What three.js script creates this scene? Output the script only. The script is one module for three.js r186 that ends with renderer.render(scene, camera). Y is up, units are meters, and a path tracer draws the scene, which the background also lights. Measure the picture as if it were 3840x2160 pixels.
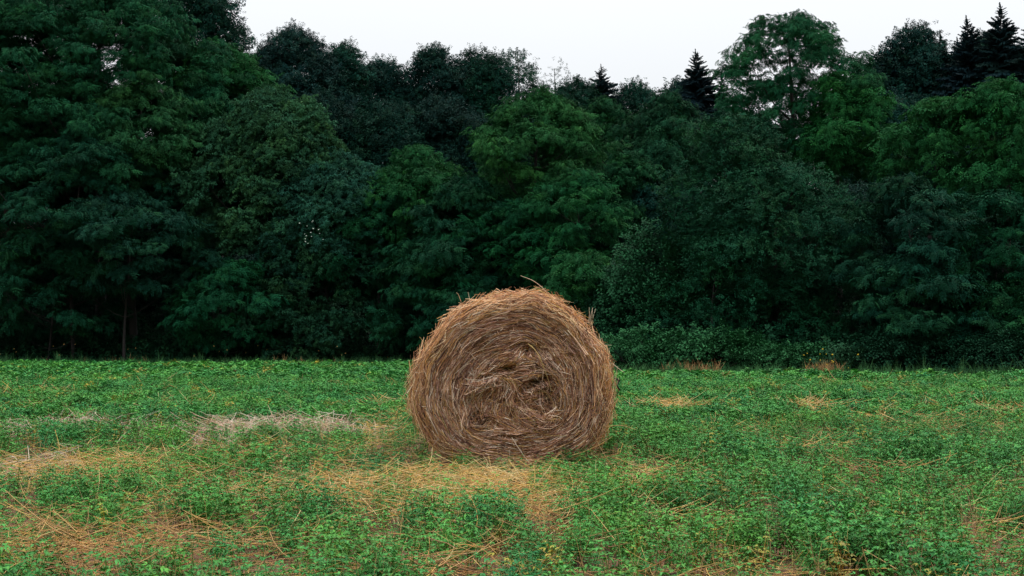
import * as THREE from 'three';
import { mergeGeometries } from 'three/addons/utils/BufferGeometryUtils.js';

// small maths helpers
let seed = 7;
const reseed = (s) => { seed = (s * 2654435761) >>> 0; };
const rnd = () => { seed = (seed + 0x6D2B79F5) | 0; let t = Math.imul(seed ^ (seed >>> 15), 1 | seed); t = (t + Math.imul(t ^ (t >>> 7), 61 | t)) ^ t; return ((t ^ (t >>> 14)) >>> 0) / 4294967296; };
const rr = (a, b) => a + (b - a) * rnd();
const gauss = () => (rnd() + rnd() + rnd() - 1.5) * 0.82;
const mix = (a, b, t) => a + (b - a) * t;
const sstep = (a, b, x) => { const t = Math.min(1, Math.max(0, (x - a) / (b - a))); return t * t * (3 - 2 * t); };
const V = (x, y, z) => new THREE.Vector3(x, y, z);
const hash2 = (i, j) => { let h = Math.imul(i, 374761393) + Math.imul(j, 668265263); h = Math.imul(h ^ (h >>> 13), 1274126177); return ((h ^ (h >>> 16)) >>> 0) / 4294967296; };
const noise = (x, y) => {
  const i = Math.floor(x), j = Math.floor(y), f = x - i, g = y - j, u = f * f * (3 - 2 * f), v = g * g * (3 - 2 * g);
  return mix(mix(hash2(i, j), hash2(i + 1, j), u), mix(hash2(i, j + 1), hash2(i + 1, j + 1), u), v);
};
const fbm = (x, y, o = 4) => { let s = 0, a = 0.5, n = 0; for (let k = 0; k < o; k++) { s += a * noise(x, y); n += a; x = x * 2.03 + 17.1; y = y * 2.03 + 9.2; a *= 0.5; } return s / n; };


// ---------------------------------------------------------------- camera, sky, sun, exposure
const scene = new THREE.Scene();
const camera = new THREE.PerspectiveCamera(23.14, 1024 / 576, 0.1, 900);
camera.position.set(0, 0.9, 0);
camera.rotation.set(THREE.MathUtils.degToRad(2.03), 0, 0);
camera.focus = 9.7;
camera.userData.fStop = 14;

const renderer = new THREE.WebGLRenderer({ antialias: true });
renderer.setSize(1024, 576);
renderer.toneMapping = THREE.LinearToneMapping;
renderer.toneMappingExposure = 1.2;
renderer.shadowMap.enabled = true;

// overcast sky: the standard overcast distribution, brighter overhead, the same all round
{
  const w = 64, h = 64, d = new Float32Array(w * h * 4);
  for (let j = 0; j < h; j++) for (let i = 0; i < w; i++) {
    const el = ((j + 0.5) / h - 0.5) * Math.PI, s = Math.max(0, Math.sin(el));
    const L = 0.585 * (1 + 2 * s) * (0.97 + 0.06 * fbm(6 + 5 * Math.cos(i / w * 6.2832), 6 + 5 * Math.sin(i / w * 6.2832) + j / 6, 3));
    d.set([L * 0.955, L * 0.99, L * 1.025, 1], (j * w + i) * 4);
  }
  const sky = new THREE.DataTexture(d, w, h, THREE.RGBAFormat, THREE.FloatType);
  sky.mapping = THREE.EquirectangularReflectionMapping;
  sky.magFilter = sky.minFilter = THREE.LinearFilter;
  sky.needsUpdate = true;
  scene.background = sky;
  scene.environment = sky;
}
// the sun behind the cloud: high, beyond the bale and a little to the right, very soft
const sun = new THREE.DirectionalLight(0xfff1dd, 1.5);
sun.position.set(14, 40, -26);
sun.target.position.set(0, 0, -12);
sun.castShadow = true;
sun.shadow.radius = 60;
sun.shadow.mapSize.set(2048, 2048);
Object.assign(sun.shadow.camera, { left: -45, right: 45, top: 60, bottom: -60, near: 1, far: 160 });
scene.add(sun, sun.target);

const names = {};
const numbered = (n) => { const k = names[n] = (names[n] ?? -1) + 1; return k ? `${n}_${String(k).padStart(3, '0')}` : n; };
const tag = (o, label, category, group, kind) => {
  o.userData.label = label; if (category) o.userData.category = category;
  if (group) o.userData.group = group; if (kind) o.userData.kind = kind;
  return o;
};
const shade = (m) => { m.castShadow = true; m.receiveShadow = true; return m; };

// collects triangles into one geometry
class MB {
  constructor(colored) { this.p = []; this.i = []; this.c = colored ? [] : null; }
  v(x, y, z, c) { this.p.push(x, y, z); if (this.c) this.c.push(c[0], c[1], c[2]); return this.p.length / 3 - 1; }
  tri(a, b, c) { this.i.push(a, b, c); }
  // tapered tube along points
  tube(pts, radii, sides = 5, c, cap = false) {
    const n = pts.length, start = this.p.length / 3, t = V(0, 0, 0), a = V(0, 0, 0), b = V(0, 0, 0);
    for (let k = 0; k < n; k++) {
      t.subVectors(pts[Math.min(n - 1, k + 1)], pts[Math.max(0, k - 1)]).normalize();
      if (Math.abs(t.y) < 0.9) a.set(0, 1, 0); else a.set(1, 0, 0);
      a.cross(t).normalize(); b.crossVectors(t, a);
      for (let s = 0; s < sides; s++) {
        const u = s / sides * Math.PI * 2, cs = Math.cos(u) * radii[k], sn = Math.sin(u) * radii[k];
        this.v(pts[k].x + a.x * cs + b.x * sn, pts[k].y + a.y * cs + b.y * sn, pts[k].z + a.z * cs + b.z * sn, c);
      }
    }
    for (let k = 0; k < n - 1; k++) for (let s = 0; s < sides; s++) {
      const p = start + k * sides + s, q = start + k * sides + (s + 1) % sides;
      this.i.push(p, q, p + sides, q, q + sides, p + sides);
    }
    if (cap) for (const k of [0, n - 1]) for (let s = 1; s < sides - 1; s++) this.i.push(start + k * sides, start + k * sides + s, start + k * sides + s + 1);
  }
  // pointed leaf, folded along its midrib: base, direction (unit), width vector (unit), length, width
  leaf(b, d, w, up, len, wid, c, fold = 0.25, droop = 0.15) {
    const m = len * 0.45, f = fold * wid;
    const p0 = this.v(b.x, b.y, b.z, c);
    const p1 = this.v(b.x + d.x * m + w.x * wid + up.x * f, b.y + d.y * m + w.y * wid + up.y * f, b.z + d.z * m + w.z * wid + up.z * f, c);
    const p2 = this.v(b.x + d.x * m - w.x * wid + up.x * f, b.y + d.y * m - w.y * wid + up.y * f, b.z + d.z * m - w.z * wid + up.z * f, c);
    const p3 = this.v(b.x + d.x * len - up.x * droop * len, b.y + d.y * len - up.y * droop * len, b.z + d.z * len - up.z * droop * len, c);
    this.i.push(p0, p1, p3, p0, p3, p2);
  }
  add(g, m, c) {                                   // append a geometry moved by m, in one colour
    const s = this.p.length / 3, a = g.attributes.position, v = V(0, 0, 0);
    for (let k = 0; k < a.count; k++) { v.fromBufferAttribute(a, k).applyMatrix4(m); this.v(v.x, v.y, v.z, c); }
    for (const k of g.index.array) this.i.push(s + k);
  }
  geo() {
    const g = new THREE.BufferGeometry();
    g.setAttribute('position', new THREE.Float32BufferAttribute(this.p, 3));
    if (this.c) g.setAttribute('color', new THREE.Float32BufferAttribute(this.c, 3));
    g.setIndex(this.i); g.computeVertexNormals();
    return g;
  }
}
const lin = (r, g, b) => new THREE.Color().setRGB(r, g, b);
const leafMat = (name, spec = 0.06) => new THREE.MeshPhysicalMaterial({ name, color: 0xffffff, vertexColors: true, roughness: 0.58, specularIntensity: spec, side: THREE.DoubleSide });

// instanced leaves / plants: rows of {m: Matrix4, c: [r,g,b]}
function copies(name, geo, mat, rows) {
  const im = new THREE.InstancedMesh(geo, mat, rows.length), col = new THREE.Color();
  rows.forEach((r, k) => { im.setMatrixAt(k, r.m); im.setColorAt(k, col.setRGB(r.c[0], r.c[1], r.c[2])); });
  im.name = name; im.userData.kind = 'stuff';
  return shade(im);
}
const _x = V(0, 0, 0), _y = V(0, 0, 0), _z = V(0, 0, 0);
function frame(pos, dir, up, s, sy = s) {          // x along dir, y near up
  _x.copy(dir).normalize(); _z.crossVectors(_x, up).normalize(); _y.crossVectors(_z, _x);
  const m = new THREE.Matrix4().makeBasis(_x.clone().multiplyScalar(s), _y.clone().multiplyScalar(sy), _z.clone().multiplyScalar(s));
  return m.setPosition(pos);
}

// ---------------------------------------------------------------- ground
const edgeZ = (x) => x < 0 ? -43.2 : -43.2 + 10.4 * sstep(0, 2.6, x) + Math.max(0, x - 2.6) * 0.36;   // where the crop ends
const hill = (x, z) => { const d = edgeZ(x) - z; return d < 4 ? 0 : 0.19 * (Math.min(d, 48) - 4) * sstep(4, 14, d) + (d > 48 ? 0.05 * (d - 48) : 0); };

// tone map of the bare soil: crumbs, chaff and straw bits
function soilTexture() {
  const n = 1024, cv = document.createElement('canvas'); cv.width = cv.height = n;
  const g = cv.getContext('2d'); reseed(11);
  const im = g.createImageData(n, n);
  for (let j = 0; j < n; j++) for (let i = 0; i < n; i++) {
    const a = fbm(i / 22, j / 22, 4), b = noise(i / 3, j / 3), t = a * 0.6 + b * 0.4, k = (j * n + i) * 4;
    im.data[k] = 62 + 62 * t; im.data[k + 1] = 42 + 46 * t; im.data[k + 2] = 28 + 32 * t; im.data[k + 3] = 255;
  }
  g.putImageData(im, 0, 0);
  for (let k = 0; k < 5200; k++) {
    const x = rnd() * n, y = rnd() * n, a = rnd() * 6.28, l = rr(6, 46), t = rnd();
    g.strokeStyle = t < 0.4 ? `rgba(196,150,100,${rr(.4, .9)})` : t < 0.7 ? `rgba(160,105,68,${rr(.4, .9)})` : t < 0.85 ? 'rgba(216,186,146,.8)' : 'rgba(70,44,34,.8)';
    g.lineWidth = rr(0.8, 2.4); g.beginPath(); g.moveTo(x, y); g.lineTo(x + Math.cos(a) * l, y + Math.sin(a) * l); g.stroke();
  }
  const t = new THREE.CanvasTexture(cv); t.colorSpace = THREE.SRGBColorSpace; t.wrapS = t.wrapT = THREE.RepeatWrapping;
  return t;
}
const soilTex = soilTexture();
const soilMat = new THREE.MeshStandardMaterial({ name: 'soil', map: soilTex, bumpMap: soilTex, bumpScale: 0.012, roughness: 1 });
const litterMat = new THREE.MeshStandardMaterial({ name: 'leaf_litter', color: lin(0.6, 0.58, 0.52), map: soilTex, roughness: 1 });
function sheet(name, x0, x1, z0, z1, nx, nz, yf, mat, tile, warp) {
  const b = new MB(), uv = [];
  for (let j = 0; j <= nz; j++) for (let i = 0; i <= nx; i++) {
    let x = mix(x0, x1, i / nx), z = warp ? warp(x, j / nz) : mix(z0, z1, j / nz);
    b.v(x, yf(x, z), z); uv.push(x / tile, z / tile);
  }
  for (let j = 0; j < nz; j++) for (let i = 0; i < nx; i++) { const a = j * (nx + 1) + i, c = a + nx + 1; b.i.push(a, a + 1, c, a + 1, c + 1, c); }
  const g = b.geo(); g.setAttribute('uv', new THREE.Float32BufferAttribute(uv, 2));
  const m = shade(new THREE.Mesh(g, mat)); m.name = name; m.userData.kind = 'structure'; scene.add(m);
  return m;
}
const clod = (x, z) => (fbm(x * 3, z * 3, 3) - 0.5) * 0.05 + (noise(x * 0.35, z * 0.35) - 0.5) * 0.03;
const soil = sheet('field', -13, 13, 3, -24, 260, 270, clod, soilMat, 1.3);
soil.userData.label = 'bare brown soil of the mown crop field';
const far = sheet('surrounding_field', -300, 300, 300, -300, 60, 60, () => -0.045, soilMat, 1.3);
far.userData.label = 'wider flat field around the bale';
const floor = sheet('woodland_floor', -90, 90, 0, 0, 120, 50, (x, z) => Math.max(hill(x, z), 0) + 0.004, litterMat, 2.1, (x, t) => edgeZ(x) + 0.6 - t * 85);
floor.userData.label = 'dark rising woodland floor behind the crop';

// ---------------------------------------------------------------- leaf sprays (shared by all crowns)
// x runs along the twig, y is up; about half a metre long
function pinnateSpray(s) {                        // locust: feather leaves of paired leaflets
  reseed(s); const b = new MB();
  const n = 8;
  for (let k = 0; k < n; k++) {
    const t = k / (n - 1), side = k % 2 ? 1 : -1, base = V(0.04 + t * 0.34, -0.05 * t * t + rr(-.02, .02), 0);
    const a = (k === n - 1 ? rr(-.3, .3) : side * rr(0.6, 1.2)), L = rr(0.17, 0.25), pit = rr(-0.1, 0.35);
    const d = V(Math.cos(a) * Math.cos(pit), Math.sin(pit), Math.sin(a) * Math.cos(pit));
    const w = V(-Math.sin(a), 0, Math.cos(a));
    for (let q = 0; q < 4; q++) {
      const u = 0.22 + q * 0.22, drop = -0.5 * L * u * u;
      const p = V(base.x + d.x * L * u, base.y + d.y * L * u + drop, base.z + d.z * L * u);
      if (q === 3) { b.leaf(p, V(d.x * .85, -.5, d.z * .85), w, V(0, 1, 0), 0.085, 0.03); continue; }
      for (const e of [-1, 1]) {
        const ld = V(w.x * e * 0.9 + d.x * 0.4, rr(-.45, .05), w.z * e * 0.9 + d.z * 0.4).normalize();
        b.leaf(p, ld, d, V(0, 1, 0), rr(0.075, 0.095), 0.028, null, 0.3, 0.2);
      }
    }
  }
  return b.geo();
}
function broadSpray(s, len = 0.09, wid = 0.028, n = 20) {   // oak, hornbeam: simple leaves round a twig
  reseed(s); const b = new MB();
  for (let k = 0; k < n; k++) {
    const t = Math.pow((k + 0.5) / n, 0.8), a = rr(0, 6.28), base = V(t * 0.42, rr(-.07, .07), rr(-.12, .12) * (1.2 - t * .6));
    const d = V(rr(0.2, 0.9), rr(-0.6, 0.5), Math.sin(a)).normalize(), up = V(rr(-.3, .3), 1, rr(-.3, .3)).normalize();
    const w = V(0, 0, 0).crossVectors(d, up).normalize();
    b.leaf(base, d, w, up, len * rr(.75, 1.25), wid * rr(.8, 1.2), null, 0.2, 0.2);
  }
  return b.geo();
}
function droopSpray(s) {                          // chestnut: long leaves hanging from rosettes
  reseed(s); const b = new MB();
  for (let h = 0; h < 4; h++) {
    const hub = V(0.1 + h * 0.12, rr(-.03, .06), rr(-.14, .14));
    for (let k = 0; k < 7; k++) {
      const a = k / 7 * 6.28 + rr(-.3, .3), d = V(Math.cos(a), rr(-1.1, -0.1), Math.sin(a)).normalize(), w = V(-Math.sin(a), 0, Math.cos(a));
      b.leaf(hub, d, w, V(0, 1, 0), rr(.14, .21), 0.026, null, 0.3, 0.3);
    }
  }
  return b.geo();
}
function needleFrond(s, dense = 1) {              // spruce bough one metre long
  reseed(s); const b = new MB(), n = Math.round(20 * dense);
  for (let k = 0; k < n; k++) {
    const t = (k + rnd()) / n;
    for (const e of [-1, 1]) {
      const base = V(t, -0.25 * t * t + 0.12 * t * t * t, 0), L = (0.36 * (1 - t * 0.75)) * rr(.7, 1.2), a = e * rr(0.7, 1.1);
      const d = V(Math.cos(a), rr(-.55, .0), Math.sin(a)).normalize(), w = V(-Math.sin(a), 0, Math.cos(a));
      b.leaf(base, d, w, V(0, 1, 0), L, 0.055, null, -0.2, 0.25);
      b.leaf(base, d, V(0, 1, 0), w, L * .9, 0.055, null, 0, 0);
    }
  }
  b.leaf(V(.75, -.1, 0), V(1, 0.05, 0), V(0, 0, 1), V(0, 1, 0), .3, .03, null, 0, 0);
  return b.geo();
}
const SPRAY = {
  locust: [1, 2, 3].map((s) => pinnateSpray(40 + s)),
  broad: [1, 2].map((s) => broadSpray(50 + s)),
  dense: [1, 2].map((s) => broadSpray(60 + s, 0.075, 0.026, 26)),
  chestnut: [1, 2].map((s) => droopSpray(70 + s)),
  spruce: [1, 2].map((s) => needleFrond(80 + s)),
};
// a clump of sprays on the upper and outer side (x) of a rough dome, radius about r
function clump(s, sprays, r, sy, size, n, hang) {
  reseed(s); const b = new MB(true);
  for (let q = 0; q < n; q++) {
    let nx, ny, nz, l;
    do { nx = rr(-1, 1); ny = rr(-1, 1); nz = rr(-1, 1); l = Math.hypot(nx, ny, nz); } while (l > 1 || l < .1 || nx * .55 + ny * .85 < -.25 * l);
    nx /= l; ny /= l; nz /= l;
    const w = r * (rnd() < .72 ? rr(.75, 1.08) : rnd() < .5 ? rr(.2, .75) : rr(1.05, 1.4)), y = rnd() ** 3, v = rr(.75, 1.25);
    const up = V(nx * .6 + gauss() * .7, ny * .6 + .65 + gauss() * .4, nz * .6 + gauss() * .7), d = V(gauss() + nx * .4, gauss() * .7 - hang, gauss() + nz * .4);
    b.add(sprays[q % sprays.length], frame(V(nx * w, ny * w * sy, nz * w), d, up, size * rr(.75, 1.25)), [v * (1 + .4 * y), v * (1 + .15 * y), v * (1 - .1 * y)]);
  }
  return b.geo();
}
const four = (f) => [1, 2, 3, 4].map(f);
const CLUMP = {
  locust: four((k) => clump(100 + k, [...SPRAY.locust, SPRAY.dense[0]], .4, .62, .46, 44, .3)),
  flat: four((k) => clump(110 + k, SPRAY.locust, .46, .38, .46, 44, .3)),
  broad: four((k) => clump(120 + k, SPRAY.broad, .55, .85, .8, 46, .1)),
  dense: four((k) => clump(130 + k, SPRAY.dense, .38, .8, .52, 40, .1)),
  chestnut: four((k) => clump(140 + k, SPRAY.chestnut, .42, .75, .52, 34, .3)),
  wisp: four((k) => clump(150 + k, SPRAY.broad, .5, .9, .55, 9, 0)),
};
CLUMP.airy = CLUMP.locust; CLUMP.sparse = CLUMP.broad;
const NEEDLES = SPRAY.spruce.map((g) => { const b = new MB(true); b.add(g, new THREE.Matrix4(), [1, 1, 1]); return b.geo(); });
const foliage = leafMat('foliage');
const needles = leafMat('needles', 0.06);
const bark = new THREE.MeshStandardMaterial({ name: 'bark', color: lin(0.034, 0.03, 0.028), roughness: 1 });
const paleBark = new THREE.MeshStandardMaterial({ name: 'pale_bark', color: lin(0.24, 0.2, 0.17), roughness: 1 });

// base leaf colours (reflectance) by kind
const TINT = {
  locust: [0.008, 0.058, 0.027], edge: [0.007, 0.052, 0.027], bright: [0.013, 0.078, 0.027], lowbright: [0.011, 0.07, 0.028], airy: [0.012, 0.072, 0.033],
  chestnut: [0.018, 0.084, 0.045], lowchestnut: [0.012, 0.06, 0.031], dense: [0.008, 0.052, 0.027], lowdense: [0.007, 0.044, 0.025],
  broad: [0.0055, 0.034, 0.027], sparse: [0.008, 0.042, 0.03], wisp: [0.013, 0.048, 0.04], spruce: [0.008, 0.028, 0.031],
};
function limbPath(a, b, sag, n = 5) {
  const pts = [];
  for (let k = 0; k <= n; k++) { const t = k / n, p = a.clone().lerp(b, t); p.y += sag * Math.sin(Math.PI * t) ; p.x += gauss() * 0.05; p.z += gauss() * 0.05; pts.push(p); }
  return pts;
}
function tree([sort, x, z, top, low, R, label], idx) {
  const kind = { bright: 'locust', edge: 'locust', lowbright: 'locust', lowdense: 'dense', lowchestnut: 'chestnut' }[sort] ?? sort, edge = /edge|low/.test(sort);
  reseed(1000 + idx * 17);
  const y0 = hill(x, z), H = top - y0, g = new THREE.Group(), conifer = kind === 'spruce';
  g.name = numbered({ locust: 'locust_tree', airy: 'locust_tree', chestnut: 'chestnut_tree', spruce: 'spruce_tree' }[kind] ?? 'broadleaf_tree');
  g.position.set(x, y0, z);
  tag(g, label, 'tree', conifer ? 'conifers on the wooded hillside' : z > -53 ? 'trees along the woodland edge' : 'broadleaf trees on the wooded hillside');
  const wood = new MB(), rows = [], sets = [[], [], [], []], tr = Math.max(0.05, H * 0.013) * (edge ? .6 : 1), lowY = Math.max(0.1, low - y0);
  const lean = V(gauss() * 0.05, 0, gauss() * 0.05);
  const at = (t) => V(lean.x * H * t * t + 0.12 * Math.sin(t * 5 + idx), H * t, lean.z * H * t * t + 0.12 * Math.cos(t * 4 + idx * 2));
  const stem = []; for (let k = 0; k <= 10; k++) stem.push(at(k / 10 * 0.97));
  wood.tube(stem, stem.map((_, k) => tr * (1.25 - 1.12 * k / 10)), 7);
  const tint = TINT[sort], tt = [rr(.85, 1.2), rr(.88, 1.15), rr(.88, 1.14)];
  const tone = (v) => { const y = rr(0, 1) ** 3; return [tint[0] * tt[0] * v * (1 + 0.4 * y), tint[1] * tt[1] * v * (1 + 0.18 * y), tint[2] * tt[2] * v * (1 - 0.12 * y)]; };

  if (conifer) {
    for (let y = Math.max(lowY, 0.3); y < H * 0.985; y += 0.075 + 0.05 * rnd()) {
      const t = (H - y) / (H - lowY), r = R * 2.05 * Math.pow(t, 0.92) * (0.85 + 0.3 * noise(y * 1.7, idx)) + 0.05, m = Math.round(5 + t * 3), a0 = rnd() * 6.28;
      for (let k = 0; k < m; k++) {
        const a = a0 + k / m * 6.28 + rr(-.6, .6), len = r * rr(.55, 1.15), c = at(y / H);
        const d = V(Math.cos(a), mix(0.75, -0.15, Math.min(1, t * 2)) + rr(-.15, .15), Math.sin(a));
        rows.push({ m: frame(c, d, V(0, 1, 0), len, len * rr(.7, 1.3)), c: tone(rr(.7, 1.3)) });
        if (len > 0.7) for (let q = 0; q < 2; q++) {              // side boughs fill the layer
          const u = rr(.25, .7), e = rr(-.9, .9);
          rows.push({ m: frame(c.clone().addScaledVector(d.clone().normalize(), len * u), V(Math.cos(a + e), d.y - rr(-.2, .35), Math.sin(a + e)), V(0, 1, 0), len * rr(.35, .6)), c: tone(rr(.7, 1.3)) });
        }
        if (k === 0 && t > .3) wood.tube([c, c.clone().addScaledVector(d, len * .6)], [tr * 0.2, 0.008], 4);
      }
    }
    rows.push({ m: frame(V(at(.97).x, H * .95, at(.97).z), V(0, 1, 0), V(1, 0, 0), Math.min(.6, H * .055)), c: tone(1) });
  } else {
    const gaps = { airy: 1, sparse: 0.3, wisp: 0.22 }[kind] ?? (edge ? 0.55 : kind === 'locust' || kind === 'dense' ? 0.8 : 1), ch = H - lowY, round = kind !== 'locust' && kind !== 'chestnut';
    const shape = (t) => kind === 'airy' ? Math.pow(Math.sin(Math.PI * (0.06 + 0.88 * t)), 0.7) : round ? Math.pow(Math.sin(Math.PI * Math.min(1, 0.12 + t * 0.86)), 0.6) : Math.pow(Math.sin(Math.PI * (0.14 + 0.84 * Math.pow(t, 0.85))), 0.75);
    const area = 2 * Math.PI * R * ch * 0.8 + Math.PI * R * R, padR = { broad: 0.62, sparse: 0.55, dense: 0.42, chestnut: 0.45, wisp: 0.5 }[kind] ?? 0.44;
    const nPads = Math.round(Math.min(1100, Math.max(30, area / (padR * padR) * 0.95 * gaps * (kind === 'airy' ? .75 : 1))));
    for (let k = 0; k < nPads; k++) {
      const inner = rnd() < (edge ? 0.12 : 0.22), t = Math.pow((k + rnd()) / nPads, 0.92), a = k * 2.39996 + rr(-.6, .6), y = lowY + ch * t;
      const big = noise((a % 6.2832) * R * 0.8 + idx * 9, y * 0.85 + idx * 5), lump = (0.42 + 0.62 * big + 0.36 * noise((a % 6.2832) * R * 2 + idx * 3, y * 2)) * (rnd() < .1 ? rr(1.05, 1.28) : 1);           // boughs and hollows
      if (gaps < 1 && !inner && rnd() < (kind === 'airy' ? .35 : .75) * sstep(.55, .3, big)) continue;
      const rad = R * shape(t) * lump * (inner ? rr(.2, .65) : rr(.86, 1.1)), c0 = at(Math.min(1, y / H));
      const c = V(c0.x + Math.cos(a) * rad, y * 0.985 + (rnd() < .12 && kind !== 'airy' ? rr(0, .035) * H : 0), c0.z + Math.sin(a) * rad), s = rr(.65, 1.3) * (kind === 'airy' ? .8 : 1) * (t > 0.92 ? 0.75 : 1) * (-z > 53 ? 1.1 : 1);
      const e = a + rr(-.7, .7), v = rr(.72, 1.28);
      if (k % (gaps < .5 ? 3 : 12) === 0) { const root = at(Math.max(0.12, (y - rad * 0.75) / H)); wood.tube(limbPath(root, c, -0.12 * rad), [0, 1, 2, 3, 4, 5].map((q) => mix(Math.min(tr * 0.4, 0.015 + rad * 0.009), 0.006, q / 5)), 5); }
      sets[k % 4].push({ m: frame(c, V(Math.cos(e), rr(-.35, .15), Math.sin(e)), V(gauss() * .3, 1, gauss() * .3), s), c: tone(v) });
    }
  }
  const trunk = shade(new THREE.Mesh(wood.geo(), kind === 'sparse' ? paleBark : bark)); trunk.name = 'trunk'; g.add(trunk);
  const crown = new THREE.Group(); crown.name = 'crown'; g.add(crown);
  if (conifer) crown.add(copies('boughs', NEEDLES[idx % 2], needles, rows));
  else sets.forEach((r, k) => { if (r.length) crown.add(copies('leaf_clumps', CLUMP[edge && kind === 'locust' ? 'flat' : kind][k], foliage, r)); });
  sets.forEach((r) => { total += r.length; });
  scene.add(g);
  total += rows.length;
  return g;
}
let total = 0;
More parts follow.
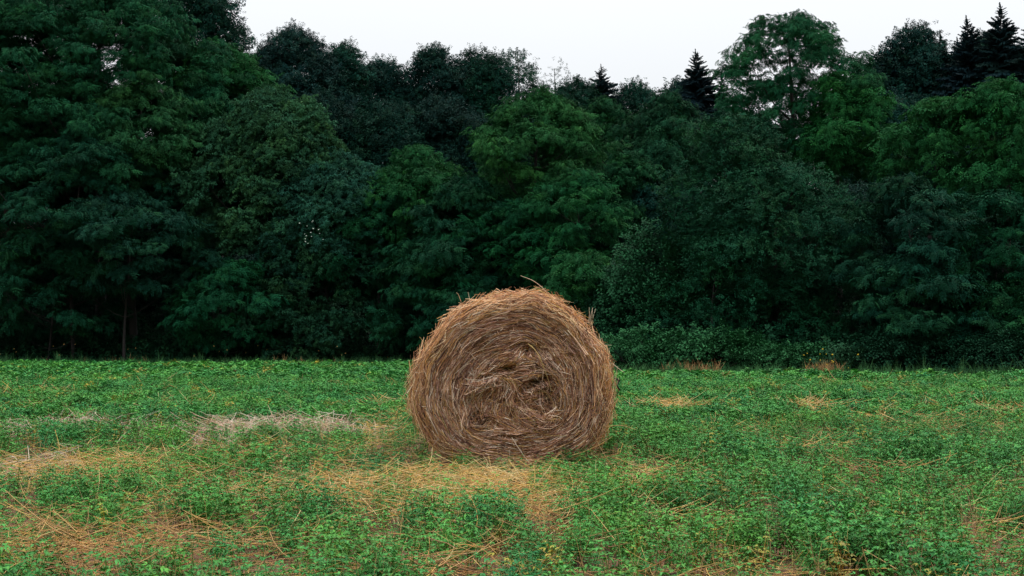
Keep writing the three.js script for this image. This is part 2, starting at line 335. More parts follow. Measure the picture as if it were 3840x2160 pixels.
// kind, x, z, height of the top, height of the lowest boughs, crown radius (metres)
const TREES = [
  ['locust', -14.67, -50, 13.76, 6.13, 4.66, "tall dark locust tree at the far left, its top cut by the frame"],
  ['locust', -17.51, -48.5, 13.23, 5.42, 3.15, "locust tree cut by the left frame edge, sky showing through its crown"],
  ['bright', -12.59, -46.5, 9.60, 5.89, 1.71, "small locust with bright yellow-green top in front of the tall left locust"],
  ['edge', -14.15, -45.6, 7.60, 3.61, 3.09, "wide dark locust with low layered boughs at the left"],
  ['edge', -12.28, -44.9, 5.59, 2.42, 2.28, "low locust with horizontal teal-green boughs at the left woodland edge"],
  ['edge', -14.79, -45.2, 4.48, 1.09, 1.92, "lowest dark locust bush-tree beside the left frame edge"],
  ['bright', -10.92, -52, 11.85, 7.07, 2.42, "locust with a yellow-green sloping right shoulder left of the sky gap"],
  ['broad', -13.62, -64, 17.09, 11.39, 1.81, "dark tree with ragged side rising against the sky at the upper left"],
  ['chestnut', -8.14, -47, 9.19, 3.95, 2.39, "pale green chestnut tree with drooping leaf clusters, left of centre"],
  ['chestnut', -5.95, -46, 6.94, 2.98, 1.95, "lower chestnut tree with drooping pale leaves right of the tall chestnut"],
  ['lowchestnut', -6.77, -45.4, 4.62, 0.26, 1.80, "dim low chestnut tree with a spray of white blossom"],
  ['edge', -9.07, -45, 3.44, 0.65, 1.46, "dim olive-green young locust over the dark hollow at the left"],
  ['bright', -3.09, -46, 7.24, 4.02, 1.69, "locust with bright pointed tips left of the central pyramid-shaped locust"],
  ['edge', -4.41, -45.5, 6.04, 2.31, 1.48, "dark locust between the chestnuts and the bright-tipped locust"],
  ['bright', 0.74, -46, 8.98, 4.54, 2.21, "bright pyramid-shaped locust standing above the hay bale"],
  ['edge', -1.48, -44.5, 6.06, 2.41, 1.76, "locust with stepped teal boughs above the left side of the bale"],
  ['edge', 0.15, -43.6, 5.09, 1.89, 2.22, "broad locust directly behind the top of the bale"],
  ['lowbright', 1.97, -43, 6.00, 2.36, 1.52, "locust with dense hanging boughs to the upper right of the bale"],
  ['edge', -2.59, -44, 4.01, 0.65, 1.74, "low locust whose boughs reach down beside the bale's left shoulder"],
  ['edge', -0.58, -42.8, 2.84, 0.23, 1.81, "lowest locust growth right behind the bale"],
  ['lowbright', 2.23, -39, 3.21, 0.46, 1.43, "low bright locust growth beside the bale's right shoulder"],
  ['locust', 3.74, -57, 10.64, 6.70, 1.53, "rounded locust beneath the small spruce at centre right"],
  ['locust', 6.09, -55, 10.46, 6.49, 1.63, "locust left of the tall dark spruce at centre right"],
  ['locust', 3.98, -50, 7.47, 4.29, 1.48, "smaller locust standing in the gap below the rounded one"],
  ['airy', 8.27, -42, 10.70, 6.24, 2.02, "tall see-through locust with feathery crown against the sky at the right"],
  ['bright', 9.18, -40, 8.50, 5.65, 1.41, "dense locust under the right side of the see-through crown"],
  ['dense', 5.98, -38, 6.97, 3.15, 1.61, "ivy-covered bluish green tree right of centre"],
  ['dense', 6.99, -36.8, 5.37, 1.73, 1.98, "broad dark tree in front of the see-through locust"],
  ['lowdense', 5.21, -36, 3.85, 0.70, 1.42, "low dark tree above the bramble mound"],
  ['bright', 11.00, -37, 7.28, 4.77, 1.20, "bright green locust in front of the dark conifers at the right"],
  ['bright', 12.63, -36, 7.53, 4.16, 1.42, "bright locust cut by the right frame edge"],
  ['edge', 9.71, -34.3, 4.87, 1.77, 1.45, "locust with layered drooping boughs at the right woodland edge"],
  ['edge', 9.74, -33.4, 2.88, 0.81, 1.56, "low locust with stepped boughs under the layered one at the right"],
  ['edge', 11.74, -34, 4.45, 1.38, 1.20, "dark locust filling the right frame edge"],
  ['edge', 11.88, -32.8, 2.38, 0.34, 1.02, "lowest dark locust in the bottom right of the woodland"],
  ['lowdense', 7.82, -35.4, 3.00, 0.80, 1.20, "dark low tree in the deep shade at the right"],
  ['broad', -10.95, -72, 16.67, 10.06, 2.03, "tallest dark teal broadleaf on the skyline left of centre"],
  ['broad', -12.82, -74, 16.06, 10.31, 1.25, "small dark broadleaf beside the left end of the sky gap"],
  ['broad', -9.05, -74, 16.21, 10.31, 1.36, "pointed dark broadleaf right of the tallest skyline tree"],
  ['broad', -7.35, -77, 16.02, 10.26, 1.96, "flat-topped dark broadleaf on the skyline"],
  ['broad', -3.82, -76, 16.53, 10.13, 1.50, "rounded twin-topped broadleaf at the middle of the skyline"],
  ['broad', -2.27, -78, 16.72, 10.38, 1.21, "narrow broadleaf right of the twin-topped skyline tree"],
  ['broad', -1.12, -75, 15.95, 10.01, 0.95, "thin broadleaf with whippy top shoots on the skyline"],
  ['sparse', 0.32, -80, 17.27, 12.65, 1.24, "see-through broadleaf on the skyline right of the whippy one"],
  ['wisp', 2.78, -84, 17.40, 14.90, 1.19, "nearly bare wispy tree against the white sky"],
  ['spruce', 5.14, -82, 16.89, 10.86, 1.53, "dark pointed spruce at the middle of the skyline"],
  ['spruce', 1.17, -83, 16.43, 13.10, 0.66, "tiny dark spruce below the see-through broadleaf"],
  ['broad', 3.48, -81, 15.66, 11.20, 1.37, "low dark broadleaf left of the middle spruce"],
  ['broad', 7.41, -84, 16.04, 11.11, 1.42, "low bluish broadleaf right of the middle spruce"],
  ['spruce', 8.74, -85, 15.98, 11.23, 1.01, "blunt low spruce in the dip of the skyline"],
  ['broad', 9.89, -82, 15.84, 10.86, 1.04, "small feathery tree left of the tall spruce"],
  ['spruce', 9.03, -66, 14.51, 9.29, 1.31, "tall dark spruce left of the see-through locust"],
  ['spruce', 10.34, -68, 13.85, 9.93, 0.61, "slim spruce touching the right of the tall dark spruce"],
  ['spruce', 17.15, -70, 14.63, 11.19, 0.59, "single spruce tip between the two right-hand tree groups"],
  ['spruce', 16.22, -60, 13.75, 7.17, 1.53, "leftmost conifer of the dark group at the upper right"],
  ['broad', 17.33, -60, 14.23, 7.17, 1.27, "rounded dark tree amid the upper right conifers"],
  ['spruce', 18.65, -60, 13.99, 7.17, 1.53, "short spruce right of the rounded dark tree"],
  ['spruce', 19.24, -58, 14.24, 6.64, 1.61, "tall ragged spruce near the upper right corner"],
  ['spruce', 19.97, -57, 14.53, 7.83, 1.48, "tallest dark conifer, in the upper right corner"],
  ['spruce', 21.50, -58, 14.42, 6.96, 1.31, "spruce cut by the right frame edge at the top"],
  ['spruce', 20.01, -62, 14.25, 7.38, 1.23, "dark spruce wedged between the short and the ragged spruce"],
  ['broad', 16.94, -64, 13.74, 6.87, 1.99, "dark broadleaf hidden low behind the leftmost upper right conifer"],
  ['broad', 21.74, -64, 14.55, 6.87, 2.35, "dark broadleaf hidden low behind the tall ragged spruce"],
  ['broad', 18.61, -62, 13.69, 6.68, 1.93, "dark broadleaf hidden low behind the short spruce"],
  ['broad', 14.95, -55, 10.22, 4.79, 1.71, "dark filler broadleaf below the upper right conifers"],
  ['broad', 16.63, -52, 9.42, 4.57, 1.62, "shadowed broadleaf under the tall ragged spruce"],
  ['broad', -9.10, -66, 12.09, 5.19, 2.24, "shadowed broadleaf in the second rank below the tallest skyline tree"],
  ['broad', -6.02, -66, 11.72, 5.19, 2.24, "shadowed broadleaf in the second rank below the flat-topped one"],
  ['broad', -3.18, -67, 12.16, 5.25, 2.27, "teal broadleaf in the second rank below the twin-topped one"],
  ['broad', -0.24, -66, 11.16, 5.19, 2.05, "dark broadleaf in the second rank behind the pyramid-shaped locust"],
  ['broad', 3.01, -70, 11.38, 5.45, 2.18, "dark bluish broadleaf in the second rank left of the rounded locust"],
  ['broad', 6.37, -70, 11.19, 5.05, 2.18, "dark broadleaf in the second rank between two locusts"],
  ['broad', 9.37, -56, 9.76, 4.22, 1.74, "dark broadleaf behind the trunk of the see-through locust"],
  ['broad', -13.45, -62, 10.54, 4.58, 2.63, "dark broadleaf deep behind the left locusts"],
  ['broad', -19.94, -62, 11.41, 4.58, 3.50, "dark broadleaf in the black depth at the far left"],
  ['broad', -13.58, -56, 6.12, 0.74, 2.69, "black-shaded broadleaf over the hollow at the left"],
  ['broad', -6.03, -55, 5.41, 0.43, 2.64, "black-shaded broadleaf behind the low chestnut"],
  ['broad', -18.74, -54, 4.10, 0.44, 2.29, "black-shaded broadleaf behind the lowest left locust"],
  ['broad', 11.20, -46, 5.71, 0.77, 1.95, "black-shaded broadleaf in the deep gap at the right"],
  ['broad', 5.11, -50, 6.13, 1.32, 1.84, "black-shaded broadleaf behind the pale thicket"],
  ['broad', 14.45, -44, 4.51, 0.78, 1.86, "black-shaded broadleaf behind the right-hand locusts"],
];
TREES.forEach(tree);
console.log('sprays', total);

// ---------------------------------------------------------------- hay bale
const RA = 0.672, CY = 0.515, HALF = 0.6;            // radius, height of the centre, half length
const outline = (x, y) => { const n = y < 0 ? 2.15 : 2, w = Math.atan2(y, x), lump = 1 + 0.016 * Math.sin(w * 3 + 1) + 0.011 * Math.sin(w * 7 + 2.2) + 0.006 * Math.sin(w * 13), ry = y < 0 ? CY + 0.015 : 0.668; return Math.pow(Math.pow(Math.abs(x) / RA, n) + Math.pow(Math.abs(y) / ry, n), 1 / n) * lump; };  // 1 on the rim
const distTo = (x, y, pl) => { let m = 9; for (let k = 0; k < pl.length - 1; k++) { const [ax, ay] = pl[k], [bx, by] = pl[k + 1], dx = bx - ax, dy = by - ay, t = Math.min(1, Math.max(0, ((x - ax) * dx + (y - ay) * dy) / (dx * dx + dy * dy))); m = Math.min(m, Math.hypot(x - ax - dx * t, y - ay - dy * t)); } return m; };
const CREASE = [
  { w: 0.021, d: 0.12, p: [[-.25, .09], [-.19, .115], [-.115, .15], [-.055, .172], [-.01, .182]] },
  { w: 0.024, d: 0.13, p: [[.03, -.06], [.036, -.02], [.055, .018], [.115, .07], [.17, .093], [.235, .11]] },
  { w: 0.013, d: 0.055, p: [[-.31, -.2], [-.29, -.16], [-.265, -.135], [-.22, -.125]] },
  { w: 0.012, d: 0.04, p: [[-.3, .03], [-.2, .045], [-.13, .075]] },
  { w: 0.012, d: 0.04, p: [[-.1, -.28], [0, -.3], [.1, -.27]] },
];
function relief(x, y) {                             // bulge of the end face, metres
  const q = outline(x, y), a = Math.atan2(y, x);
  let h = 0.03 * (fbm(x * 5 + 3, y * 5 + 8, 3) - 0.5) + 0.022 * (noise(q * 13 + a * 0.5, a * 1.3 + 20) - 0.5) * sstep(0.3, 0.6, q);
  h += 0.085 * (1 - sstep(0.25, 0.7, q)) * (fbm(x * 7.5, y * 7.5 + 30, 2) - 0.42);
  for (const c of CREASE) { const d = distTo(x, y, c.p); h += 0.034 * Math.exp(-((d / (c.w * 3.2)) ** 2)) - c.d * Math.exp(-((d / c.w) ** 2)); }
  h -= 0.055 * Math.exp(-(((x - 0.13) / 0.1) ** 2 + ((y - 0.3) / 0.045) ** 2));
  const s = Math.max(0, (q - 0.87) / 0.13);
  h -= 0.11 * (1 - Math.sqrt(Math.max(0, 1 - Math.min(1, s) ** 2)));
  return HALF + h;
}
const FLOW = [                                      // centre, reach, strength, direction of a swirl (0) or a straight band
  [.21, -.1, .17, 1.6, 0, 0], [-.27, -.19, .075, 3, 0, 0], [.1, .3, .09, 1.4, 0, 0],
  [-.06, -.02, .1, 3.2, -.75, -.66], [-.13, .19, .09, 2.6, -.93, -.33], [.12, .12, .09, 2.4, -.85, -.5], [-.2, .03, .07, 2, -.9, -.45],
];
function flow(x, y) {
  const e = 1e-3, gx = outline(x + e, y) - outline(x - e, y), gy = outline(x, y + e) - outline(x, y - e), n = Math.hypot(gx, gy) || 1;
  let vx = -gy / n, vy = gx / n;
  const q = outline(x, y);
  if (q < 0.75) for (const [cx, cy, s, k, bx, by] of FLOW) {
    const dx = x - cx, dy = y - cy, r = Math.hypot(dx, dy) + 1e-4, w = k * Math.exp(-((r / s) ** 2)) * (1 - sstep(.55, .75, q));
    if (bx || by) { vx += w * bx; vy += w * by; } else { vx += w * -dy / r; vy += w * dx / r; }
  }
  const m = Math.hypot(vx, vy) || 1;
  return [vx / m, vy / m];
}
const STRAW = [[.57, .30, .17, 4], [.64, .35, .14, 3], [.43, .21, .125, 4], [.84, .58, .42, 4.4], [.21, .105, .07, 2.4], [.46, .26, .2, 2.4], [.1, .05, .036, 1.8], [.86, .7, .55, 1.8], [.52, .36, .13, .8]];
const strawSum = STRAW.reduce((s, c) => s + c[3], 0);
function strawColor(bright = 1) { let r = rnd() * strawSum, c = STRAW[0]; for (const k of STRAW) { r -= k[3]; if (r < 0) { c = k; break; } } const v = bright * rr(.82, 1.2); return [c[0] * v, c[1] * v, c[2] * v]; }
const strawMat = new THREE.MeshPhysicalMaterial({ name: 'straw', vertexColors: true, roughness: 0.7, specularIntensity: 0.5, side: THREE.DoubleSide });
const bale = new THREE.Group(); bale.name = 'hay_bale'; bale.position.set(0.01, 0, -10.25);
tag(bale, 'round hay bale of rolled brown straw standing in the green field', 'hay bale');
scene.add(bale);
const part = (name, geo, mat, parent, kind) => { const m = shade(new THREE.Mesh(geo, mat)); m.name = name; if (kind) m.userData.kind = kind; parent.add(m); return m; };
{
  reseed(501);
  // packed core beneath the straw
  const b = new MB(true), NA = 200, NR = 70, rowsAt = [];
  const put = (x, y, z) => { const v = rr(.8, 1.2); return b.v(x, Math.max(y + CY, 0.005), z, [.16 * v, .09 * v, .06 * v]); };
  const rim = (a) => 1 / outline(Math.cos(a), Math.sin(a));
  for (let j = 0; j <= NR; j++) { const q = Math.sin(j / NR * Math.PI / 2) * 0.985, row = []; for (let i = 0; i < NA; i++) { const a = i / NA * 6.2832, r = rim(a) * q, x = Math.cos(a) * r, y = Math.sin(a) * r; row.push(put(x, y, relief(x, y) - 0.045)); } rowsAt.push(row); }
  for (let j = 1; j <= 24; j++) { const row = []; for (let i = 0; i < NA; i++) { const a = i / NA * 6.2832, z = mix(HALF - 0.13, -HALF + 0.1, j / 24), r = rim(a) * 0.98 * (1 + 0.02 * (noise(a * 6, z * 9) - .5)); row.push(put(Math.cos(a) * r, Math.sin(a) * r, z)); } rowsAt.push(row); }
  for (let j = 1; j <= 12; j++) { const row = []; for (let i = 0; i < NA; i++) { const a = i / NA * 6.2832, r = rim(a) * 0.98 * Math.cos(j / 12 * Math.PI / 2); row.push(put(Math.cos(a) * r, Math.sin(a) * r, -HALF + 0.1 - 0.1 * Math.sin(j / 12 * Math.PI / 2))); } rowsAt.push(row); }
  for (let j = 0; j < rowsAt.length - 1; j++) for (let i = 0; i < NA; i++) { const A = rowsAt[j], B = rowsAt[j + 1], k = (i + 1) % NA; b.i.push(A[i], B[i], A[k], A[k], B[i], B[k]); }
  part('packed_core', b.geo(), strawMat, bale);

  // straw of the end face, wound round the folded middle
  const f = new MB(true);
  for (let k = 0; k < 3600; k++) {                  // matted wisps of a few stalks each
    const q0 = Math.sqrt(rr(0, 0.99)), a0 = rnd() * 6.2832, inner = 1 - sstep(.35, .62, q0), bx = Math.cos(a0) * rim(a0) * q0, by = Math.sin(a0) * rim(a0) * q0;
    const mid = Math.hypot(bx - .2, by + .1) < .13, tilt = gauss() * mix(.26, .8, inner) + (mid ? rr(-1.4, 1.4) : 0), deep = rnd() ** 1.3 * -0.036 + 0.012, tone = rr(.72, 1.22), m = 3 + Math.floor(rnd() * 6), rise = rnd() < .22 ? rr(.01, .05) : rr(0, .012);
    for (let i = 0; i < m; i++) {
      let x = bx + gauss() * .028, y = by + gauss() * .028;
      const L = rnd() < .12 ? rr(.2, .4) : rr(.06, .24) * mix(1, .75, inner), n = 5, st = L / n, skew = tilt + gauss() * .16 + (rnd() < .05 ? gauss() * 1.6 : 0), r0 = rr(.0012, .0034), lay = deep + gauss() * .006, s0 = rnd();
      const pts = [];
      for (let j = 0; j <= n; j++) {
        const qq = outline(x, y); if (qq > 1.015 || y + CY < 0.006) break;
        pts.push(V(x, y + CY, relief(x, y) + lay + rise * Math.max(0, Math.abs(j / n - s0) - .3)));
        const [vx, vy] = flow(x, y), c = Math.cos(skew), s = Math.sin(skew);
        x += (vx * c - vy * s) * st; y += (vx * s + vy * c) * st;
      }
      if (pts.length > 2) f.tube(pts, pts.map((_, j) => r0 * (1 - 0.35 * j / n)), 3, strawColor(tone));
    }
  }
  // the folded sheaf that winds through the middle in an S
  const fold = new THREE.CatmullRomCurve3([[-.33, .0], [-.22, .075], [-.1, .115], [-.01, .06], [.015, -.05], [.09, -.15], [.2, -.19], [.32, -.14]].map(([x, y]) => V(x, y, 0)));
  for (let k = 0; k < 620; k++) {
    const t0 = rr(0, .9), L = rr(.07, .2), w0 = rr(-1, 1), w1 = w0 + gauss() * 1.7, pts = [], tone = rr(.75, 1.3), r0 = rr(.0014, .0034), lift = rnd() < .3 ? rr(0, .045) : 0;
    for (let j = 0; j <= 4; j++) {
      const u = Math.min(1, t0 + L * j / 4 / 1.25), q = fold.getPointAt(u), g = fold.getTangentAt(u), w = mix(w0, w1, j / 4), x = q.x - g.y * w * .075, y = q.y + g.x * w * .075;
      pts.push(V(x, y + CY, relief(x, y) * .4 + HALF * .6 + .035 * Math.sqrt(Math.max(0, 1 - Math.min(1, w * w))) - .006 + lift * j / 4 + gauss() * .002));
    }
    f.tube(pts, pts.map((_, j) => r0 * (1 - .3 * j / 4)), 3, strawColor(tone));
  }
  for (let k = 0; k < 2600; k++) {                  // broken ends and chaff lying any way
    const q0 = Math.sqrt(rr(0, 0.97)), a0 = rnd() * 6.2832, x = Math.cos(a0) * rim(a0) * q0, y = Math.sin(a0) * rim(a0) * q0, a = rnd() * 6.28, L = rr(.015, .075), z = relief(x, y) + rr(0, .014);
    if (y + CY < .03) continue;
    f.tube([V(x, y + CY, z), V(x + Math.cos(a) * L, y + CY + Math.sin(a) * L, z + gauss() * .02)], [.0018, .0012], 3, strawColor(rr(.9, 1.35)));
  }
  part('end_face_straw', f.geo(), strawMat, bale, 'stuff');

  // straw of the rolled side and the shoulder
  const o = new MB(true);
  for (let k = 0; k < 13000; k++) {
    const a0 = rnd() * 6.2832; if (Math.sin(a0) < -0.75 && rnd() < .8) continue;
    const zz = rnd() < .55 ? HALF - rnd() ** 1.3 * 0.3 : rr(-HALF, HALF), L = rr(.1, .36), n = 5, dir = (rnd() < .5 ? 1 : -1), da = dir * L / n / RA, dz = gauss() * 0.035, r0 = rr(.0012, .0029);
    const lay = rr(-.012, .016), loose = rnd() < .2 ? rr(0.01, .075) : rnd() < .4 ? rr(0, .03) : 0;
    const pts = [];
    for (let j = 0; j <= n; j++) {
      const a = a0 + da * j, z = Math.min(HALF + .02, zz + dz * j), t = Math.max(0, (z - (HALF - 0.13)) / 0.15), r = rim(a) * (1 - 0.13 * (1 - Math.sqrt(Math.max(0, 1 - Math.min(1, t) ** 2)))) + lay + loose * (j / n) ** 2 + 0.02 * (noise(a * 5, z * 8) - .5);
      pts.push(V(Math.cos(a) * r, Math.max(0.004, Math.sin(a) * r + CY), z));
    }
    o.tube(pts, pts.map((_, j) => r0 * (1 - 0.35 * j / n)), 3, ((c) => [c[0] * 1.06, c[1] * 1.03, c[2] * .86])(strawColor(1.12)));
  }
  part('rolled_side_straw', o.geo(), strawMat, bale, 'stuff');

  // single long stalks that stand off the bale
  const stalk = (pts, r, c) => { const s = new MB(true), cu = new THREE.CatmullRomCurve3(pts.map((p) => V(...p))).getPoints(10); s.tube(cu, cu.map((_, j) => r * (1 - .5 * j / 10)), 4, c); part('stalk', s.geo(), strawMat, bale); };
  const gold = [.52, .36, .14], pale = [.62, .5, .36], tan = [.42, .26, .15];
  stalk([[.27, 1.155, .35], [.22, 1.235, .36], [.14, 1.3, .38], [.05, 1.335, .4]], .0028, pale);
  stalk([[-.35, 1.11, .5], [-.368, 1.165, .52], [-.385, 1.205, .52], [-.395, 1.212, .53]], .003, tan);
  stalk([[.1, .86, .66], [.16, .8, .7], [.22, .66, .69], [.26, .54, .66]], .0028, gold);
  stalk([[.12, .85, .66], [.18, .77, .69], [.2, .7, .68]], .0026, gold);
  stalk([[-.01, .22, .63], [.03, .16, .68], [.09, .08, .74], [.14, .03, .78]], .003, pale);
  stalk([[-.33, .62, .64], [-.27, .615, .67], [-.22, .61, .66]], .0028, pale);
  stalk([[.18, .84, .66], [.28, .825, .68], [.38, .81, .66]], .0024, tan);
  stalk([[.36, .8, .66], [.28, .8, .68], [.22, .79, .66]], .0024, tan);
  stalk([[-.42, .98, .55], [-.44, 1.02, .6], [-.4, 1.06, .6]], .0024, pale);
  stalk([[-.27, 1.03, .6], [-.2, 1.1, .63], [-.15, 1.13, .6]], .0026, pale);
  for (let k = 0; k < 4; k++) stalk([[.52 + k * .008, 1.0 - k * .008, .5], [.525 + k * .009, 1.05, .51 + k * .01], [.53 + k * .01 + rr(-.01, .01), rr(1.08, 1.12), .52]], .0022, [.68, .56, .4]);
  stalk([[-.68, .6, .5], [-.73, .53, .52], [-.76, .5, .52]], .0026, pale);
  stalk([[-.68, .42, .45], [-.74, .33, .47], [-.8, .27, .47]], .0028, gold);
  stalk([[.6, .28, .55], [.74, .3, .58], [.84, .27, .58]], .0026, gold);
  stalk([[.69, .72, .45], [.74, .68, .46], [.77, .66, .47]], .0026, pale);
  for (let k = 0; k < 12; k++) { const a = rr(.35, 2.8), r = RA * rr(.98, 1.01), d = rr(-.5, .5); stalk([[Math.cos(a) * r, CY + Math.sin(a) * r, rr(.2, .5)], [Math.cos(a + d * .1) * (r + .035), CY + Math.sin(a + d * .1) * (r + .035), .45], [Math.cos(a + d * .25) * (r + rr(.05, .1)), CY + Math.sin(a + d * .25) * (r + rr(.05, .1)), .46]], .0022, rnd() < .5 ? pale : gold); }
  const tw = new MB(true); tw.tube([V(.712, .62, .4), V(.735, .6, .42), V(.722, .57, .42), V(.738, .54, .42), V(.724, .51, .41)], [.006, .011, .005, .009, .003], 5, [.012, .014, .014]);
  part('twine_scrap', tw.geo(), strawMat, bale);
}

// ---------------------------------------------------------------- crop, straw and stubble
// straw patches: x, z, half width, half depth, amount, sort (0 pale stubble, 1 golden straw, 2 brown litter)
const PATCH = [[-2.47, -12.73, 0.25, 0.78, 1, 0], [-2.14, -13.31, 0.30, 0.73, 1, 0], [-1.70, -13.44, 0.27, 0.62, 0.8, 0], [-2.82, -12.35, 0.24, 0.63, 0.7, 0], [-3.57, -13.31, 0.23, 0.55, 0.6, 0], [-1.35, -12.35, 0.17, 0.47, 0.6, 0], [-4.37, -12.90, 0.22, 1.45, 0.7, 0], [-4.19, -13.82, 0.27, 0.93, 0.5, 0], [-2.39, -11.61, 0.30, 0.93, 0.4, 0], [-2.54, -8.66, 0.56, 0.84, 0.75, 1], [-3.07, -9.07, 0.18, 0.86, 0.9, 0], [-0.47, -7.95, 0.90, 1.49, 0.62, 1], [-0.02, -7.44, 0.42, 0.69, 0.5, 1], [0.18, -6.31, 0.11, 0.41, 1, 2], [-0.87, -7.95, 0.25, 0.31, 0.7, 1], [-0.25, -8.17, 0.30, 0.28, 0.7, 1], [0.08, -6.99, 0.24, 0.20, 0.6, 1], [-1.48, -7.64, 0.28, 0.81, 0.4, 1], [-1.83, -5.58, 0.30, 0.43, 0.8, 2], [-1.47, -5.28, 0.33, 0.48, 0.9, 2], [-2.14, -6.17, 0.14, 0.33, 0.7, 2], [-1.07, -5.69, 0.18, 0.34, 0.5, 2], [-0.24, -5.09, 0.22, 0.31, 0.8, 2], [-0.82, -4.92, 0.18, 0.21, 0.6, 2], [0.85, -9.67, 0.22, 0.98, 0.3, 2], [1.88, -16.58, 0.42, 0.95, 0.8, 1], [3.51, -16.30, 0.25, 1.10, 0.8, 1], [4.15, -13.82, 0.47, 1.67, 0.5, 1], [5.43, -16.12, 0.50, 1.81, 0.5, 1], [2.33, -8.66, 0.24, 0.31, 0.9, 2], [0.86, -8.66, 0.27, 0.78, 0.5, 1], [0.76, -7.84, 0.13, 0.64, 0.5, 1], [1.29, -7.44, 0.06, 0.23, 0.7, 2], [1.78, -5.28, 0.18, 0.39, 0.5, 2], [0.64, -4.92, 0.18, 0.21, 0.5, 2], [-1.16, -13.82, 0.12, 2.73, 0.7, 1], [-1.49, -17.07, 0.29, 0.81, 0.6, 1], [-6.96, -20.73, 0.70, 1.04, 0.5, 1], [-0.17, -9.01, 0.31, 0.22, 0.3, 2], [-4.04, -17.07, 0.96, 0.81, 0.4, 1], [0.75, -6.45, 0.36, 0.17, 0.5, 1], [2.47, -10.75, 0.67, 0.36, 0.45, 1], [2.00, -12.62, 0.57, 0.38, 0.4, 1], [-1.72, -10.36, 0.70, 0.33, 0.5, 1], [-1.74, -7.08, 0.40, 0.24, 0.5, 1], [2.07, -6.91, 0.35, 0.16, 0.4, 1]];
function cover(x, z) {                             // [bare share, sort]
  let s = 0, k = 1;
  for (const p of PATCH) {
    const e = ((x - p[0]) / p[2]) ** 2 + ((z - p[1]) / p[3]) ** 2; if (e > 5) continue;
    const w = p[4] * Math.exp(-e * 0.9) * (0.45 + 1.1 * fbm(x * 4 + 5, z * 3, 3)); if (w > s) k = p[5]; s = Math.max(s, w);
  }
  if (Math.abs(x) < .95 && z < -8.75 && z > -9.9) s *= .25;
  const n = fbm(x * 0.9 + 40, z * 0.55 + 3, 3) * .5 + fbm(x * 3.1, z * 2.2 + 90, 2) * .5;
  s = Math.max(s, sstep(.52, .7, n) * 0.62);
  return [s, k];
}
const nearBale = (x, z, m = 0) => Math.abs(x - 0.01) < 0.58 + m && z < -9.64 + m && z > -10.82 - m;

function alfalfa(s, stems, leaflet, nodes, h) {
  reseed(s); const b = new MB(true), green = [1, 1, 1], stem = [1.6, .9, .8];
  for (let k = 0; k < stems; k++) {
    const a = rnd() * 6.28, lean = rr(.05, .5), H = h * rr(.6, 1.15), ox = gauss() * .03, oz = gauss() * .03;
    const at = (t) => V(ox + Math.cos(a) * lean * H * t * t, H * t, oz + Math.sin(a) * lean * H * t * t);
    b.tube([at(0), at(.5), at(1)], [.0016, .0013, .0007], 3, stem);
    for (let n = 0; n < nodes; n++) {
      const t = 0.3 + 0.7 * (n + .6) / nodes, p = at(Math.min(1, t)), fa = n * 2.4 + rr(-.4, .4), pl = rr(.012, .034) * (leaflet / .02) * (n === nodes - 1 ? .5 : 1);
      const hub = V(p.x + Math.cos(fa) * pl, p.y + rr(.002, .014), p.z + Math.sin(fa) * pl), tilt = rr(-.5, .6);
      for (const e of [-1.05, 0, 1.05]) {
        const d = V(Math.cos(fa + e), tilt + rr(-.2, .2), Math.sin(fa + e)).normalize(), up = V(rr(-.25, .25), 1, rr(-.25, .25)).normalize(), w = V(0, 0, 0).crossVectors(d, up).normalize();
        b.leaf(hub, d, w, up, leaflet * rr(.8, 1.25), leaflet * .21, green, .3, .12);
      }
    }
  }
  return b.geo();
}
const crop = new THREE.Group(); crop.name = 'alfalfa_crop'; crop.userData.kind = 'stuff';
tag(crop, 'low green alfalfa covering the whole field', 'crop'); scene.add(crop);
const cropMat = leafMat('alfalfa', 0.2);
